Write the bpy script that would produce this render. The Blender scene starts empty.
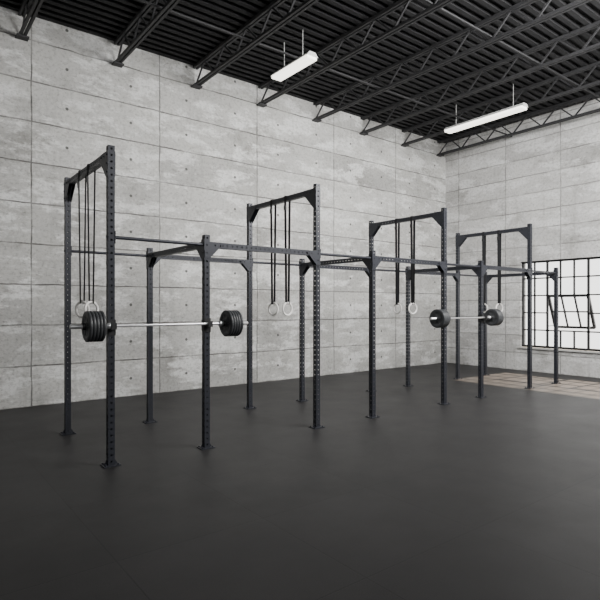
import bpy, math, random
from mathutils import Vector, Matrix
random.seed(4)
scene = bpy.context.scene
COL = scene.collection

# ------------------------------------------------------------ materials
def new_mat(name):
    m = bpy.data.materials.new(name); m.use_nodes = True
    nt = m.node_tree
    return m, nt, nt.nodes['Principled BSDF']

def N(nt, typ, **kw):
    n = nt.nodes.new(typ)
    for k, v in kw.items(): setattr(n, k, v)
    return n

def mathn(nt, op, a, b=None, clamp=False):
    n = N(nt, 'ShaderNodeMath', operation=op); n.use_clamp = clamp
    for i, v in enumerate((a, b)):
        if v is None: continue
        if isinstance(v, (int, float)): n.inputs[i].default_value = v
        else: nt.links.new(v, n.inputs[i])
    return n.outputs[0]

def mix(nt, fac, a, b, blend='MIX'):
    n = N(nt, 'ShaderNodeMix', data_type='RGBA', blend_type=blend)
    def s(sock, v):
        if isinstance(v, (int, float)): sock.default_value = v
        elif isinstance(v, tuple): sock.default_value = v
        else: nt.links.new(v, sock)
    s(n.inputs['Factor'], fac); s(n.inputs['A'], a); s(n.inputs['B'], b)
    return n.outputs['Result']

def noise(nt, vec, scale, detail=4, rough=.55, out='Fac'):
    n = N(nt, 'ShaderNodeTexNoise'); n.inputs['Scale'].default_value = scale
    n.inputs['Detail'].default_value = detail; n.inputs['Roughness'].default_value = rough
    nt.links.new(vec, n.inputs['Vector']); return n.outputs[out]

def ramp(nt, fac, stops):
    r = N(nt, 'ShaderNodeValToRGB'); e = r.color_ramp.elements
    while len(e) < len(stops): e.new(.5)
    for i, (p, c) in enumerate(stops):
        e[i].position = p; e[i].color = c if len(c) == 4 else (*c, 1)
    nt.links.new(fac, r.inputs[0]); return r.outputs[0]

def simple(name, col, rough=.5, metal=0.0, var=.15, scale=30, bump=0.0, emit=None):
    m, nt, b = new_mat(name)
    tc = N(nt, 'ShaderNodeTexCoord')
    f = noise(nt, tc.outputs['Object'], scale)
    c1 = tuple(max(0, x*(1-var)) for x in col)+(1,); c2 = tuple(min(1, x*(1+var)) for x in col)+(1,)
    nt.links.new(ramp(nt, f, [(.3, c1), (.7, c2)]), b.inputs['Base Color'])
    b.inputs['Roughness'].default_value = rough; b.inputs['Metallic'].default_value = metal
    if bump:
        bn = N(nt, 'ShaderNodeBump'); bn.inputs['Strength'].default_value = bump; bn.inputs['Distance'].default_value = .003
        nt.links.new(f, bn.inputs['Height']); nt.links.new(bn.outputs[0], b.inputs['Normal'])
    if emit:
        b.inputs['Emission Color'].default_value = (*emit[0], 1); b.inputs['Emission Strength'].default_value = emit[1]
    return m

def concrete(name, axis, pw, ph, tint=(1, 1, 1), seam=.5, offx=0.0, holes=True, patch=1.0):
    m, nt, b = new_mat(name)
    tc = N(nt, 'ShaderNodeTexCoord'); sp = N(nt, 'ShaderNodeSeparateXYZ'); nt.links.new(tc.outputs['Object'], sp.inputs[0])
    u = sp.outputs[axis]; z = sp.outputs['Z']
    u = mathn(nt, 'ADD', u, 20.0+offx)
    cb = N(nt, 'ShaderNodeCombineXYZ'); nt.links.new(u, cb.inputs[0]); nt.links.new(z, cb.inputs[1])
    v = cb.outputs[0]
    wn = noise(nt, v, 2.0, 4); wob = mathn(nt, 'MULTIPLY', mathn(nt, 'SUBTRACT', wn, .5), .05)
    zz = mathn(nt, 'ADD', z, wob)
    cb2 = N(nt, 'ShaderNodeCombineXYZ'); nt.links.new(mathn(nt, 'ADD', u, wob), cb2.inputs[0]); nt.links.new(zz, cb2.inputs[1])
    br = N(nt, 'ShaderNodeTexBrick'); br.offset = 0.0; br.squash = 1
    br.inputs['Scale'].default_value = 1; br.inputs['Brick Width'].default_value = pw; br.inputs['Row Height'].default_value = ph
    br.inputs['Mortar Size'].default_value = .017; br.inputs['Mortar Smooth'].default_value = .6; br.inputs['Bias'].default_value = 0
    br.inputs['Color1'].default_value = (.0, .0, .0, 1); br.inputs['Color2'].default_value = (1, 1, 1, 1)
    br.inputs['Mortar'].default_value = (.5, .5, .5, 1)
    nt.links.new(cb2.outputs[0], br.inputs['Vector'])
    base = ramp(nt, br.outputs['Color'], [(0, (.44*tint[0], .435*tint[1], .42*tint[2])), (1, (.58*tint[0], .575*tint[1], .555*tint[2]))])
    big = noise(nt, v, .8, 8, .68)
    base = mix(nt, 1.0, base, ramp(nt, big, [(.34, (.70, .695, .68)), (.48, (1, 1, 1)), (.72, (1.08, 1.08, 1.06))]), 'MULTIPLY')
    mp = N(nt, 'ShaderNodeMapping'); mp.inputs['Scale'].default_value = (.8, 1.9, 1); mp.inputs['Location'].default_value = (3.3, 1.7, 0); nt.links.new(v, mp.inputs[0])
    st = noise(nt, mp.outputs[0], 1.3, 10, .74)
    base = mix(nt, ramp(nt, st, [(.50, (0, 0, 0)), (.57, (.85*patch,)*3)]), base, (.78*tint[0], .78*tint[1], .765*tint[2], 1))
    mp3 = N(nt, 'ShaderNodeMapping'); mp3.inputs['Scale'].default_value = (1, 2.6, 1); mp3.inputs['Location'].default_value = (9.1, 4.7, 0); nt.links.new(v, mp3.inputs[0])
    base = mix(nt, ramp(nt, noise(nt, mp3.outputs[0], 1.9, 10, .78), [(.54, (0, 0, 0)), (.65, (.55*patch,)*3)]), base, (.29, .282, .265, 1))
    fine = noise(nt, v, 16, 8, .78)
    base = mix(nt, 1.0, base, ramp(nt, fine, [(.35, (.58, .58, .57)), (.48, (.96, .96, .96)), (.65, (1.08, 1.08, 1.08))]), 'MULTIPLY')
    mp2 = N(nt, 'ShaderNodeMapping'); mp2.inputs['Scale'].default_value = (5, .35, 1); nt.links.new(v, mp2.inputs[0])
    dr = noise(nt, mp2.outputs[0], 1.0, 6, .65)
    base = mix(nt, ramp(nt, dr, [(.55, (0, 0, 0)), (.75, (.45, .45, .45))]), base, (.28, .272, .255, 1))
    sn = noise(nt, v, 1.7, 6, .7); sm = mathn(nt, 'MULTIPLY', br.outputs['Fac'], ramp(nt, sn, [(.34, (.22, .22, .22)), (.60, (1, 1, 1))]))
    base = mix(nt, mathn(nt, 'MULTIPLY', sm, seam*2, True), base, (.13, .126, .118, 1))
    if holes:
        def cell(s, p):
            f = mathn(nt, 'FRACT', mathn(nt, 'DIVIDE', s, p))
            return mathn(nt, 'MULTIPLY', mathn(nt, 'ABSOLUTE', mathn(nt, 'SUBTRACT', f, .5)), p)
        du = cell(u, pw/2); dz = cell(zz, ph)
        d2 = mathn(nt, 'ADD', mathn(nt, 'MULTIPLY', du, du), mathn(nt, 'MULTIPLY', dz, dz))
        hole = mathn(nt, 'LESS_THAN', d2, .029**2)
        base = mix(nt, mathn(nt, 'MULTIPLY', hole, .9), base, (.08, .08, .075, 1))
    nt.links.new(base, b.inputs['Base Color']); b.inputs['Roughness'].default_value = .88
    bn = N(nt, 'ShaderNodeBump'); bn.inputs['Strength'].default_value = .7; bn.inputs['Distance'].default_value = .014
    hh = mathn(nt, 'SUBTRACT', mathn(nt, 'ADD', mathn(nt, 'MULTIPLY', fine, .5), st), mathn(nt, 'MULTIPLY', sm, 1.2))
    nt.links.new(hh, bn.inputs['Height']); nt.links.new(bn.outputs[0], b.inputs['Normal'])
    return m

M_back = concrete('board_formed_concrete', 'X', 2.44, .74)
M_right = concrete('painted_concrete', 'Y', 1.6, .5, tint=(1.14, 1.14, 1.16), seam=.36, offx=.4, holes=False, patch=.6)

M_floor, nt, b = new_mat('rubber_floor_tiles')
tc = N(nt, 'ShaderNodeTexCoord')
br = N(nt, 'ShaderNodeTexBrick'); br.offset = 0
br.inputs['Scale'].default_value = 1; br.inputs['Brick Width'].default_value = 1.25; br.inputs['Row Height'].default_value = 1.25
br.inputs['Mortar Size'].default_value = .006; br.inputs['Mortar Smooth'].default_value = .2
br.inputs['Color1'].default_value = (.0175, .017, .0175, 1); br.inputs['Color2'].default_value = (.0195, .0188, .0195, 1)
br.inputs['Mortar'].default_value = (.009, .009, .0095, 1)
nt.links.new(tc.outputs['Object'], br.inputs['Vector'])
fl = noise(nt, tc.outputs['Object'], 120, 3, .65)
c = mix(nt, 1.0, br.outputs['Color'], ramp(nt, fl, [(.35, (.72, .72, .72)), (.7, (1.4, 1.4, 1.4))]), 'MULTIPLY')
c = mix(nt, 1.0, c, ramp(nt, noise(nt, tc.outputs['Object'], .9, 8, .65), [(.3, (.9, .9, .9)), (.7, (1.1, 1.1, 1.1))]), 'MULTIPLY')
nt.links.new(c, b.inputs['Base Color'])
nt.links.new(ramp(nt, noise(nt, tc.outputs['Object'], 1.4, 8, .65), [(.3, (.47,)*3), (.7, (.54,)*3)]), b.inputs['Roughness'])
b.inputs['Specular IOR Level'].default_value = .33
bn = N(nt, 'ShaderNodeBump'); bn.inputs['Strength'].default_value = .3; bn.inputs['Distance'].default_value = .003
nt.links.new(mathn(nt, 'SUBTRACT', mathn(nt, 'MULTIPLY', fl, .5), mathn(nt, 'MULTIPLY', br.outputs['Fac'], .8)), bn.inputs['Height']); nt.links.new(bn.outputs[0], b.inputs['Normal'])

M_ceil = simple('dark_metal_deck', (.011, .011, .012), .8, 0, .2, 5)
M_joist = simple('joist_steel', (.034, .034, .036), .6, .2, .2, 12)
M_rig = simple('charcoal_powder_coat', (.029, .031, .039), .42, .25, .15, 80, .1)
M_black = simple('black_plastic', (.012, .012, .013), .5, 0, .2, 60)
M_bar = simple('brushed_chrome', (.82, .82, .83), .3, .8, .06, 200)
M_plate = simple('black_rubber_plate', (.038, .040, .043), .45, 0, .2, 90, .15)
M_strap = simple('black_nylon_webbing', (.012, .012, .014), .85, 0, .25, 300, .2)
M_ring = simple('pale_birch', (.86, .84, .81), .45, 0, .08, 25)
M_winf = simple('black_window_steel', (.015, .015, .016), .5, .1, .2, 20)
M_sill = simple('concrete_sill', (.5, .5, .48), .8, 0, .15, 12)
M_white = simple('white_enamel', (.75, .75, .74), .4, 0, .03, 10)
M_tube = simple('lamp_diffuser', (.9, .9, .88), .4, 0, .02, 5, 0, ((1, .96, .86), 3.0))
m, nt, b = new_mat('window_glass'); M_glass = m
nt.nodes.remove(b); out = nt.nodes['Material Output']
tr = N(nt, 'ShaderNodeBsdfTransparent'); gl = N(nt, 'ShaderNodeBsdfGlossy'); gl.inputs['Roughness'].default_value = .02
tr.inputs[0].default_value = (.95, .96, .96, 1)
mx = N(nt, 'ShaderNodeMixShader'); fr = N(nt, 'ShaderNodeFresnel'); fr.inputs[0].default_value = 1.2
nt.links.new(fr.outputs[0], mx.inputs[0]); nt.links.new(tr.outputs[0], mx.inputs[1]); nt.links.new(gl.outputs[0], mx.inputs[2]); nt.links.new(mx.outputs[0], out.inputs[0])

# ------------------------------------------------------------ mesh builder
class MB:
    def __init__(s): s.v = []; s.f = []; s.sm = []
    def add(s, vs, fs, smooth=False):
        o = len(s.v); s.v += [tuple(p) for p in vs]; s.f += [tuple(i+o for i in f) for f in fs]; s.sm += [smooth]*len(fs)
    def box(s, a, b_):
        x0, x1 = sorted((a[0], b_[0])); y0, y1 = sorted((a[1], b_[1])); z0, z1 = sorted((a[2], b_[2]))
        vs = [(x0,y0,z0),(x1,y0,z0),(x1,y1,z0),(x0,y1,z0),(x0,y0,z1),(x1,y0,z1),(x1,y1,z1),(x0,y1,z1)]
        s.add(vs, [(0,3,2,1),(4,5,6,7),(0,1,5,4),(1,2,6,5),(2,3,7,6),(3,0,4,7)])
    def bar(s, p, q, w, h, up=(0,0,1)):
        p = Vector(p); q = Vector(q); d = (q-p).normalized(); u = Vector(up)
        if abs(d.dot(u)) > .98: u = Vector((1,0,0))
        r = d.cross(u).normalized(); u = r.cross(d).normalized(); vs = []
        for c in (p, q):
            for a, b2 in ((-1,-1),(1,-1),(1,1),(-1,1)): vs.append(c+r*a*w/2+u*b2*h/2)
        s.add(vs, [(0,3,2,1),(4,5,6,7),(0,1,5,4),(1,2,6,5),(2,3,7,6),(3,0,4,7)])
    def lathe(s, origin, axis, prof, n=32, smooth=True):
        o = Vector(origin); a = Vector(axis).normalized()
        t = Vector((0,0,1)) if abs(a.z) < .9 else Vector((1,0,0))
        r = a.cross(t).normalized(); u = r.cross(a)
        vs = []
        for (d, rad) in prof:
            for i in range(n):
                an = 2*math.pi*i/n; vs.append(o+a*d+(r*math.cos(an)+u*math.sin(an))*rad)
        fs = []
        for k in range(len(prof)-1):
            for i in range(n):
                j = (i+1) % n; fs.append((k*n+i, k*n+j, (k+1)*n+j, (k+1)*n+i))
        s.add(vs, fs, smooth)
        L = (len(prof)-1)*n
        s.add([vs[i] for i in range(n)], [tuple(range(n))][:1]); s.add([vs[L+i] for i in range(n)], [tuple(reversed(range(n)))])
    def cyl(s, p, q, r, n=16):
        p = Vector(p); q = Vector(q); s.lathe(p, q-p, [(0, r), ((q-p).length, r)], n)
    def torus(s, c, normal, R, r, n=40, m=12):
        c = Vector(c); a = Vector(normal).normalized(); t = Vector((0,0,1)); e1 = a.cross(t).normalized(); e2 = e1.cross(a)
        vs = []; fs = []
        for i in range(n):
            A = 2*math.pi*i/n; d = e1*math.cos(A)+e2*math.sin(A)
            for j in range(m):
                B = 2*math.pi*j/m; vs.append(c+d*(R+r*math.cos(B))+a*r*math.sin(B))
        for i in range(n):
            for j in range(m):
                fs.append((i*m+j, ((i+1)%n)*m+j, ((i+1)%n)*m+(j+1)%m, i*m+(j+1)%m))
        s.add(vs, fs, True)
    def perf(s, p, q, h=.0375, pitch=.075, rad=.0135, inset=.005):
        """square tube with punched holes on all four sides"""
        p = Vector(p); q = Vector(q); L = (q-p).length; a = (q-p)/L
        e1 = Vector((1,0,0)) if abs(a.x) < .5 else Vector((0,1,0)); e2 = a.cross(e1).normalized()
        n = max(1, round(L/pitch)); c = L/n
        for nr, t in ((e1, e2), (-e1, -e2), (e2, -e1), (-e2, e1)):
            for k in range(n):
                ctr = p+a*(c*(k+.5))+nr*h
                outer = []; inner = []; deep = []
                for i, (x, y) in enumerate(((1,0),(1,1),(0,1),(-1,1),(-1,0),(-1,-1),(0,-1),(1,-1))):
                    outer.append(ctr+a*x*c/2+t*y*h)
                    l = math.hypot(x, y); inn = a*(x/l*rad)+t*(y/l*rad)
                    inner.append(ctr+inn); deep.append(ctr+inn-nr*inset)
                fs = []
                for i in range(8):
                    j = (i+1) % 8; fs.append((i, j, 8+j, 8+i)); fs.append((8+i, 8+j, 16+j, 16+i))
                s.add(outer+inner+deep, fs)
        for pt in (p, q):
            s.add([pt+e1*h+e2*h, pt-e1*h+e2*h, pt-e1*h-e2*h, pt+e1*h-e2*h], [(0,1,2,3)])
    def prism(s, pts, off):
        n = len(pts); off = Vector(off); vs = [Vector(p)-off/2 for p in pts]+[Vector(p)+off/2 for p in pts]
        fs = [tuple(range(n)), tuple(reversed(range(n, 2*n)))]+[(i, (i+1)%n, n+(i+1)%n, n+i) for i in range(n)]
        s.add(vs, fs)
    def obj(s, name, mat, parent=None, bevel=0):
        me = bpy.data.meshes.new(name); me.from_pydata(s.v, [], s.f); me.update()
        me.polygons.foreach_set('use_smooth', s.sm)
        me.materials.append(mat); o = bpy.data.objects.new(name, me); COL.objects.link(o)
        if parent: o.parent = parent
        if bevel:
            md = o.modifiers.new('bev', 'BEVEL'); md.width = bevel; md.segments = 2; md.limit_method = 'ANGLE'
        return o

def empty(name, loc=(0, 0, 0)):
    o = bpy.data.objects.new(name, None); COL.objects.link(o); o.empty_display_size = .2
    return o

# ------------------------------------------------------------ room
XR, YB, ZC = 14.1, 10.5, 7.1
X0, Y0 = -7.0, -9.0
g = MB(); g.box((X0-.3, Y0-.3, -.2), (XR+.3, YB+.3, 0)); g.obj('floor', M_floor)
g = MB(); g.box((X0, YB, 0), (XR+.3, YB+.3, ZC)); g.obj('wall_back', M_back)
g = MB(); g.box((X0-.3, Y0, 0), (X0, YB+.3, ZC)); g.obj('wall_left', M_right)
g = MB(); g.box((X0-.3, Y0-.3, 0), (XR+.3, Y0, ZC)); g.obj('wall_front', M_back)
WY0, WY1, WZ0, WZ1 = 3.62, 7.94, .68, 3.09
g = MB()
g.box((XR, Y0, 0), (XR+.3, WY0, ZC)); g.box((XR, WY1, 0), (XR+.3, YB, ZC))
g.box((XR, WY0, 0), (XR+.3, WY1, WZ0)); g.box((XR, WY0, WZ1), (XR+.3, WY1, ZC))
g.obj('wall_right', M_right)
g = MB(); g.box((X0-.3, Y0-.3, ZC+.06), (XR+.3, YB+.3, ZC+.25))
y = Y0
while y < YB-.1:
    g.box((X0, y, ZC), (XR, y+.09, ZC+.06)); y += .2
g.obj('ceiling', M_ceil)

for xj in (-5.0, -3.3, -1.6, .1, 1.8, 3.5, 5.22, 6.92, 8.62, 10.32, 12.03, 13.72):
    g = MB(); zt, zb = ZC-.035, 6.66
    for sx in (-.035, .035):
        g.box((xj+sx-.022, Y0, zt-.03), (xj+sx+.022, YB-.005, zt+.03))
        g.box((xj+sx-.022, Y0, zb-.025), (xj+sx+.022, YB-.005, zb+.025))
    y = YB-.02; up = False
    while y > Y0+.4:
        g.bar((xj, y, zt if up else zb), (xj, y-.42, zb if up else zt), .03, .03); y -= .42; up = not up
    g.box((xj-.1, YB-.16, zb-.05), (xj+.1, YB-.002, zb-.02))
    g.obj('roof_joist', M_joist)
g = MB()
for yb in (8.2, 5.4, 2.6, -.2):
    g.box((X0, yb-.015, 6.72), (XR, yb+.015, 6.75))
g.obj('joist_bridging', M_joist)

def lamp(x, y0, y1):
    e = empty('fluorescent_ceiling_light')
    g = MB(); w = .13; z = 6.56
    vs = []
    for yy in (y0, y1): vs += [(x-.07, yy, z), (x+.07, yy, z), (x+w, yy, z-.07), (x-w, yy, z-.07)]
    g.add(vs, [(0,1,2,3),(7,6,5,4),(0,4,5,1),(1,5,6,2),(2,6,7,3),(3,7,4,0)])
    for yy in (y0+.3, y1-.3): g.cyl((x, yy, z), (x, yy, ZC+.01), .006, 8)
    g.obj('housing', M_white, e)
    g = MB(); g.box((x-w+.012, y0+.02, z-.125), (x+w-.012, y1-.02, z-.07)); g.obj('diffuser', M_tube, e, .01)
lamp(11.62, 6.42, 8.62); lamp(6.15, 7.55, 8.75)

# window
e = empty('window_1')
g = MB(); xf0, xf1 = XR+.10, XR+.15
g.box((xf0-.01, WY0, WZ0), (xf1+.01, WY0+.05, WZ1)); g.box((xf0-.01, WY1-.05, WZ0), (xf1+.01, WY1, WZ1))
g.box((xf0-.01, WY0, WZ0), (xf1+.01, WY1, WZ0+.05)); g.box((xf0-.01, WY0, WZ1-.05), (xf1+.01, WY1, WZ1))
cw = .36; rh = (WZ1-WZ0)/5; ncol = 12
sash_c = [(2, 5), (7, 10)]
for i in range(1, ncol):
    yy = WY1-i*cw
    inside = any(a < i < b_ for a, b_ in sash_c)
    w = .026 if any(i in (a, b_) for a, b_ in sash_c) else .018
    if inside:
        g.box((xf0, yy-w, WZ0), (xf1, yy+w, WZ0+rh)); g.box((xf0, yy-w, WZ0+3*rh), (xf1, yy+w, WZ1))
    else: g.box((xf0, yy-w, WZ0), (xf1, yy+w, WZ1))
for k in range(1, 5):
    zz = WZ0+k*rh; w = .018
    if k == 2:
        segs = [(WY0, WY1-10*cw), (WY1-7*cw, WY1-5*cw), (WY1-2*cw, WY1)]
    else: segs = [(WY0, WY1)]
    for a, b_ in segs: g.box((xf0, a, zz-w), (xf1, b_, zz+w))
g.obj('frame', M_winf, e)
g = MB(); ang = math.radians(24)
for a, b_ in sash_c:
    ya, yb2 = WY1-a*cw-.02, WY1-b_*cw+.02; zt = WZ0+3*rh-.02; H = 2*rh-.03
    def P(yy, s): return (xf1+.0+math.sin(ang)*s, yy, zt-math.cos(ang)*s)
    for yy in (ya, yb2): g.bar(P(yy, 0), P(yy, H), .065, .065, (0, 1, 0))
    for s_ in (0, H): g.bar(P(ya, s_), P(yb2, s_), .065, .065)
    g.bar(P(ya, H/2), P(yb2, H/2), .04, .04)
    for i in (1, 2):
        yy = ya+(yb2-ya)*i/3; g.bar(P(yy, 0), P(yy, H), .04, .04, (0, 1, 0))
    for yy in (ya, yb2): g.bar(P(yy, H*.95), (xf1, yy, WZ0+rh+.12), .018, .018)
g.obj('awning_sash', M_winf, e)
g = MB()
g.add([(xf0+.02, WY0+.05, WZ0+.05), (xf0+.02, WY1-.05, WZ0+.05), (xf0+.02, WY1-.05, WZ0+rh), (xf0+.02, WY0+.05, WZ0+rh)], [(0,1,2,3)])
g.add([(xf0+.02, WY0+.05, WZ0+3*rh), (xf0+.02, WY1-.05, WZ0+3*rh), (xf0+.02, WY1-.05, WZ1-.05), (xf0+.02, WY0+.05, WZ1-.05)], [(0,1,2,3)])
g.obj('glass', M_glass, e)
g = MB(); g.box((XR-.05, WY0-.05, WZ0-.05), (XR+.1, WY1+.05, WZ0)); g.obj('sill', M_sill, e, .006)

# ------------------------------------------------------------ rig
rig = empty('pull_up_rig')
XT = [1.955, 5.02, 8.10, 11.17]        # tall frames
XS = [3.17, 6.21, 9.29, 12.37]         # short frames
YF, YK = 6.07, 7.95
HT, HS, ZB = 3.66, 2.74, 2.615
posts = MB(); feet = MB(); beams = MB(); gus = MB(); bars = MB(); hooks = MB()
h = .0375
def post(x, y, H):
    posts.perf((x, y, .012), (x, y, H))
    feet.box((x-.095, y-.075, 0), (x+.095, y+.075, .012))
    for sx in (-.072, .072):
        for sy in (-.05, .05): feet.cyl((x+sx, y+sy, .012), (x+sx, y+sy, .028), .012, 6)
    feet.prism([(x+h, y, .012), (x+h+.045, y, .012), (x+h, y, .08)], (0, .006, 0))
    feet.prism([(x-h, y, .012), (x-h-.045, y, .012), (x-h, y, .08)], (0, .006, 0))
def gusset(x, y, z, dirv, size=.22):
    """triangular corner plates on both faces, below a beam running in dirv"""
    d = Vector(dirv); s_ = Vector((abs(d.y), abs(d.x), 0))
    for sg in (-1, 1):
        c0 = Vector((x, y, z))+s_*sg*(h+.003)
        pts = [c0-d*.0375+Vector((0,0,.0375)), c0+d*(h+size)+Vector((0,0,.0375)), c0+d*(h+size)+Vector((0,0,-.03)),
               c0+d*h+Vector((0,0,-.03-size)), c0-d*.0375+Vector((0,0,-.03-size))]
        gus.prism(pts, s_*.006)
        for q in ((0, 0), (0, -.1), (0, -.2), (.12, 0), (.2, 0)):
            c = c0+d*q[0]+Vector((0, 0, q[1])); gus.cyl(c, c+s_*sg*.014, .012, 6)
    c0 = Vector((x, y, z)); gus.prism([c0+d*h+Vector((0,0,-h)), c0+d*(h+size)+Vector((0,0,-h)), c0+d*h+Vector((0,0,-h-size))], s_*.008)
for x in XT:
    for y in (YF, YK): post(x, y, HT)
    zt = HT-.10
    beams.perf((x, YF+h, zt), (x, YK-h, zt)); gusset(x, YF, zt, (0, 1, 0)); gusset(x, YK, zt, (0, -1, 0))
for x in XS:
    for y in (YF, YK): post(x, y, HS)
    beams.perf((x, YF+h, ZB), (x, YK-h, ZB)); gusset(x, YF, ZB, (0, 1, 0), .16); gusset(x, YK, ZB, (0, -1, 0), .16)
for y in (YF, YK):
    for i in range(4):
        a, b_ = XT[i], XS[i]
        bars.cyl((a-h-.01, y, ZB), (b_+h+.01, y, ZB), .021, 16)
        for xx, sg in ((a, 1), (b_, -1)):
            gus.box((xx+sg*h, y-.045, ZB-.07), (xx+sg*(h+.008), y+.045, ZB+.07))
    for i in range(3):
        a, b_ = XS[i], XT[i+1]
        beams.perf((a+h, y, ZB), (b_-h, y, ZB)); gusset(a, y, ZB, (1, 0, 0), .14); gusset(b_, y, ZB, (-1, 0, 0), .14)
ZBAR = 1.60; YBAR = 5.985
for i in (0, 2):
    for x in (XT[i], XS[i]):
        yf = YF-h
        hooks.box((x-.045, yf-.008, ZBAR-.11), (x+.045, yf, ZBAR+.07))
        for sx in (-.045, .037): hooks.box((x+sx, yf-.008, ZBAR-.09), (x+sx+.008, YF+h, ZBAR+.05))
        hooks.box((x-.03, YBAR-.035, ZBAR-.04), (x+.03, yf, ZBAR-.016))
        hooks.box((x-.03, YBAR-.045, ZBAR-.04), (x+.03, YBAR-.03, ZBAR+.035))
posts.obj('uprights', M_rig, rig); feet.obj('base_plates', M_rig, rig); beams.obj('crossbeams', M_rig, rig)
gus.obj('gusset_plates', M_rig, rig); bars.obj('pull_up_bars', M_rig, rig); hooks.obj('j_hooks', M_black, rig)

# ------------------------------------------------------------ barbells
def barbell(xc):
    e = empty('barbell')
    g = MB(); g.cyl((xc-.70, YBAR, ZBAR), (xc+.70, YBAR, ZBAR), .0155, 20)
    for s_ in (-1, 1):
        g.lathe((xc+s_*.69, YBAR, ZBAR), (s_, 0, 0), [(0, .02), (.005, .036), (.03, .036), (.035, .025), (.43, .025), (.435, .020)], 24)
    g.obj('bar', M_bar, e)
    g = MB()
    for s_ in (-1, 1):
        for k in range(5):
            R = .172; t = .033; o = xc+s_*(.785+k*.036)
            pr = [(0, .027), (0, .052), (.006, .058), (.010, .112), (.002, .122), (0, .130), (0, R-.008), (.006, R), (t-.006, R), (t, R-.008), (t, .130), (t-.002, .122), (t-.010, .112), (t-.006, .058), (t, .052), (t, .027)]
            g.lathe((o, YBAR, ZBAR), (s_, 0, 0), pr, 40)
            for q in range(6):
                an = q*math.pi/3; dy, dz = math.cos(an), math.sin(an)
                g.bar((o+s_*t/2, YBAR+dy*.054, ZBAR+dz*.054), (o+s_*t/2, YBAR+dy*.124, ZBAR+dz*.124), .016, t-.004, (1, 0, 0))
    g.obj('weight_plates', M_plate, e)
    g = MB()
    for s_ in (-1, 1):
        for xo in (.75, .967):
            o = xc+s_*xo
            g.lathe((o, YBAR, ZBAR), (s_, 0, 0), [(0, .026), (0, .040), (.032, .040), (.032, .026)], 20)
    g.obj('collars', M_black, e)
barbell(2.62); barbell(8.74)

# ------------------------------------------------------------ gymnastic rings
def rings(x, zr):
    e = empty('gymnastic_rings')
    ym = (YF+YK)/2; zt = HT-.10+h
    st = MB(); rg = MB(); bk = MB()
    base_an = math.atan2(ym, x)
    for yo, ro in ((-.20, .75), (.20, -.70)):
        y = ym+yo; an = base_an+ro
        rg.torus((x, y, zr), (math.cos(an), math.sin(an), 0), .100, .0165)
        top = zr+.117
        for s_ in (-1, 1):
            st.bar((x+s_*.044, y, zt+.003), (x+s_*.044, y, zt-.09), .052, .006, (1, 0, 0))
            st.bar((x+s_*.044, y, zt-.09), (x+s_*.024, y, top-.01), .052, .006, (1, 0, 0))
        st.box((x-.047, y-.026, zt+.001), (x+.047, y+.026, zt+.006))
        st.box((x-.026, y-.026, top), (x+.026, y+.026, top+.005))
        st.box((x-.026, y-.026, zr+.075), (x+.026, y+.026, zr+.080))
        for s_ in (-1, 1): st.box((x+s_*.022, y-.026, zr+.075), (x+s_*.026, y+.026, top+.005))
        bk.box((x-.056, y-.028, zt-.22), (x-.040, y+.028, zt-.15))
    st.obj('straps', M_strap, e); rg.obj('rings', M_ring, e); bk.obj('buckles', M_black, e)
for x in XT: rings(x, 1.78)

# ------------------------------------------------------------ lighting
w = bpy.data.worlds.new('World'); scene.world = w; w.use_nodes = True
bg = w.node_tree.nodes['Background']; bg.inputs[0].default_value = (1, .985, .96, 1); bg.inputs[1].default_value = 3.0
def area(name, loc, tgt, sx, sy, power, col=(1, 1, 1)):
    l = bpy.data.lights.new(name, 'AREA'); l.shape = 'RECTANGLE'; l.size = sx; l.size_y = sy; l.energy = power; l.color = col
    o = bpy.data.objects.new(name, l); COL.objects.link(o); o.location = loc
    o.rotation_euler = (Vector(tgt)-Vector(loc)).to_track_quat('-Z', 'Y').to_euler()
area('added_fill_light', (8.0, 1.2, 6.35), (9.6, 10.5, 3.2), 5, 2.6, 1850, (1, .99, .975))  # added fill above the view to brighten the back wall, not a room fixture
area('added_fill_light.001', (0.0, -3.0, 6.3), (6.0, 9.0, 1.0), 5, 4, 380)  # weaker fill added behind the camera, no real lamp there
s = bpy.data.lights.new('sun', 'SUN'); s.energy = 17; s.angle = .04; s.color = (1, .80, .62)
so = bpy.data.objects.new('sun', s); COL.objects.link(so)
so.rotation_euler = Vector((-1, .04, -.9)).to_track_quat('-Z', 'Y').to_euler()

# ------------------------------------------------------------ camera
cd = bpy.data.cameras.new('camera'); cam = bpy.data.objects.new('camera', cd); COL.objects.link(cam)
cd.sensor_width = 36; cd.sensor_fit = 'HORIZONTAL'; cd.lens = 523/600*36
cd.shift_y = 6.5/600
cam.location = (0, 0, 1.82)
cam.rotation_euler = Vector((523/math.hypot(675, 523), 675/math.hypot(675, 523), 0)).to_track_quat('-Z', 'Y').to_euler()
cd.clip_end = 200
scene.camera = cam
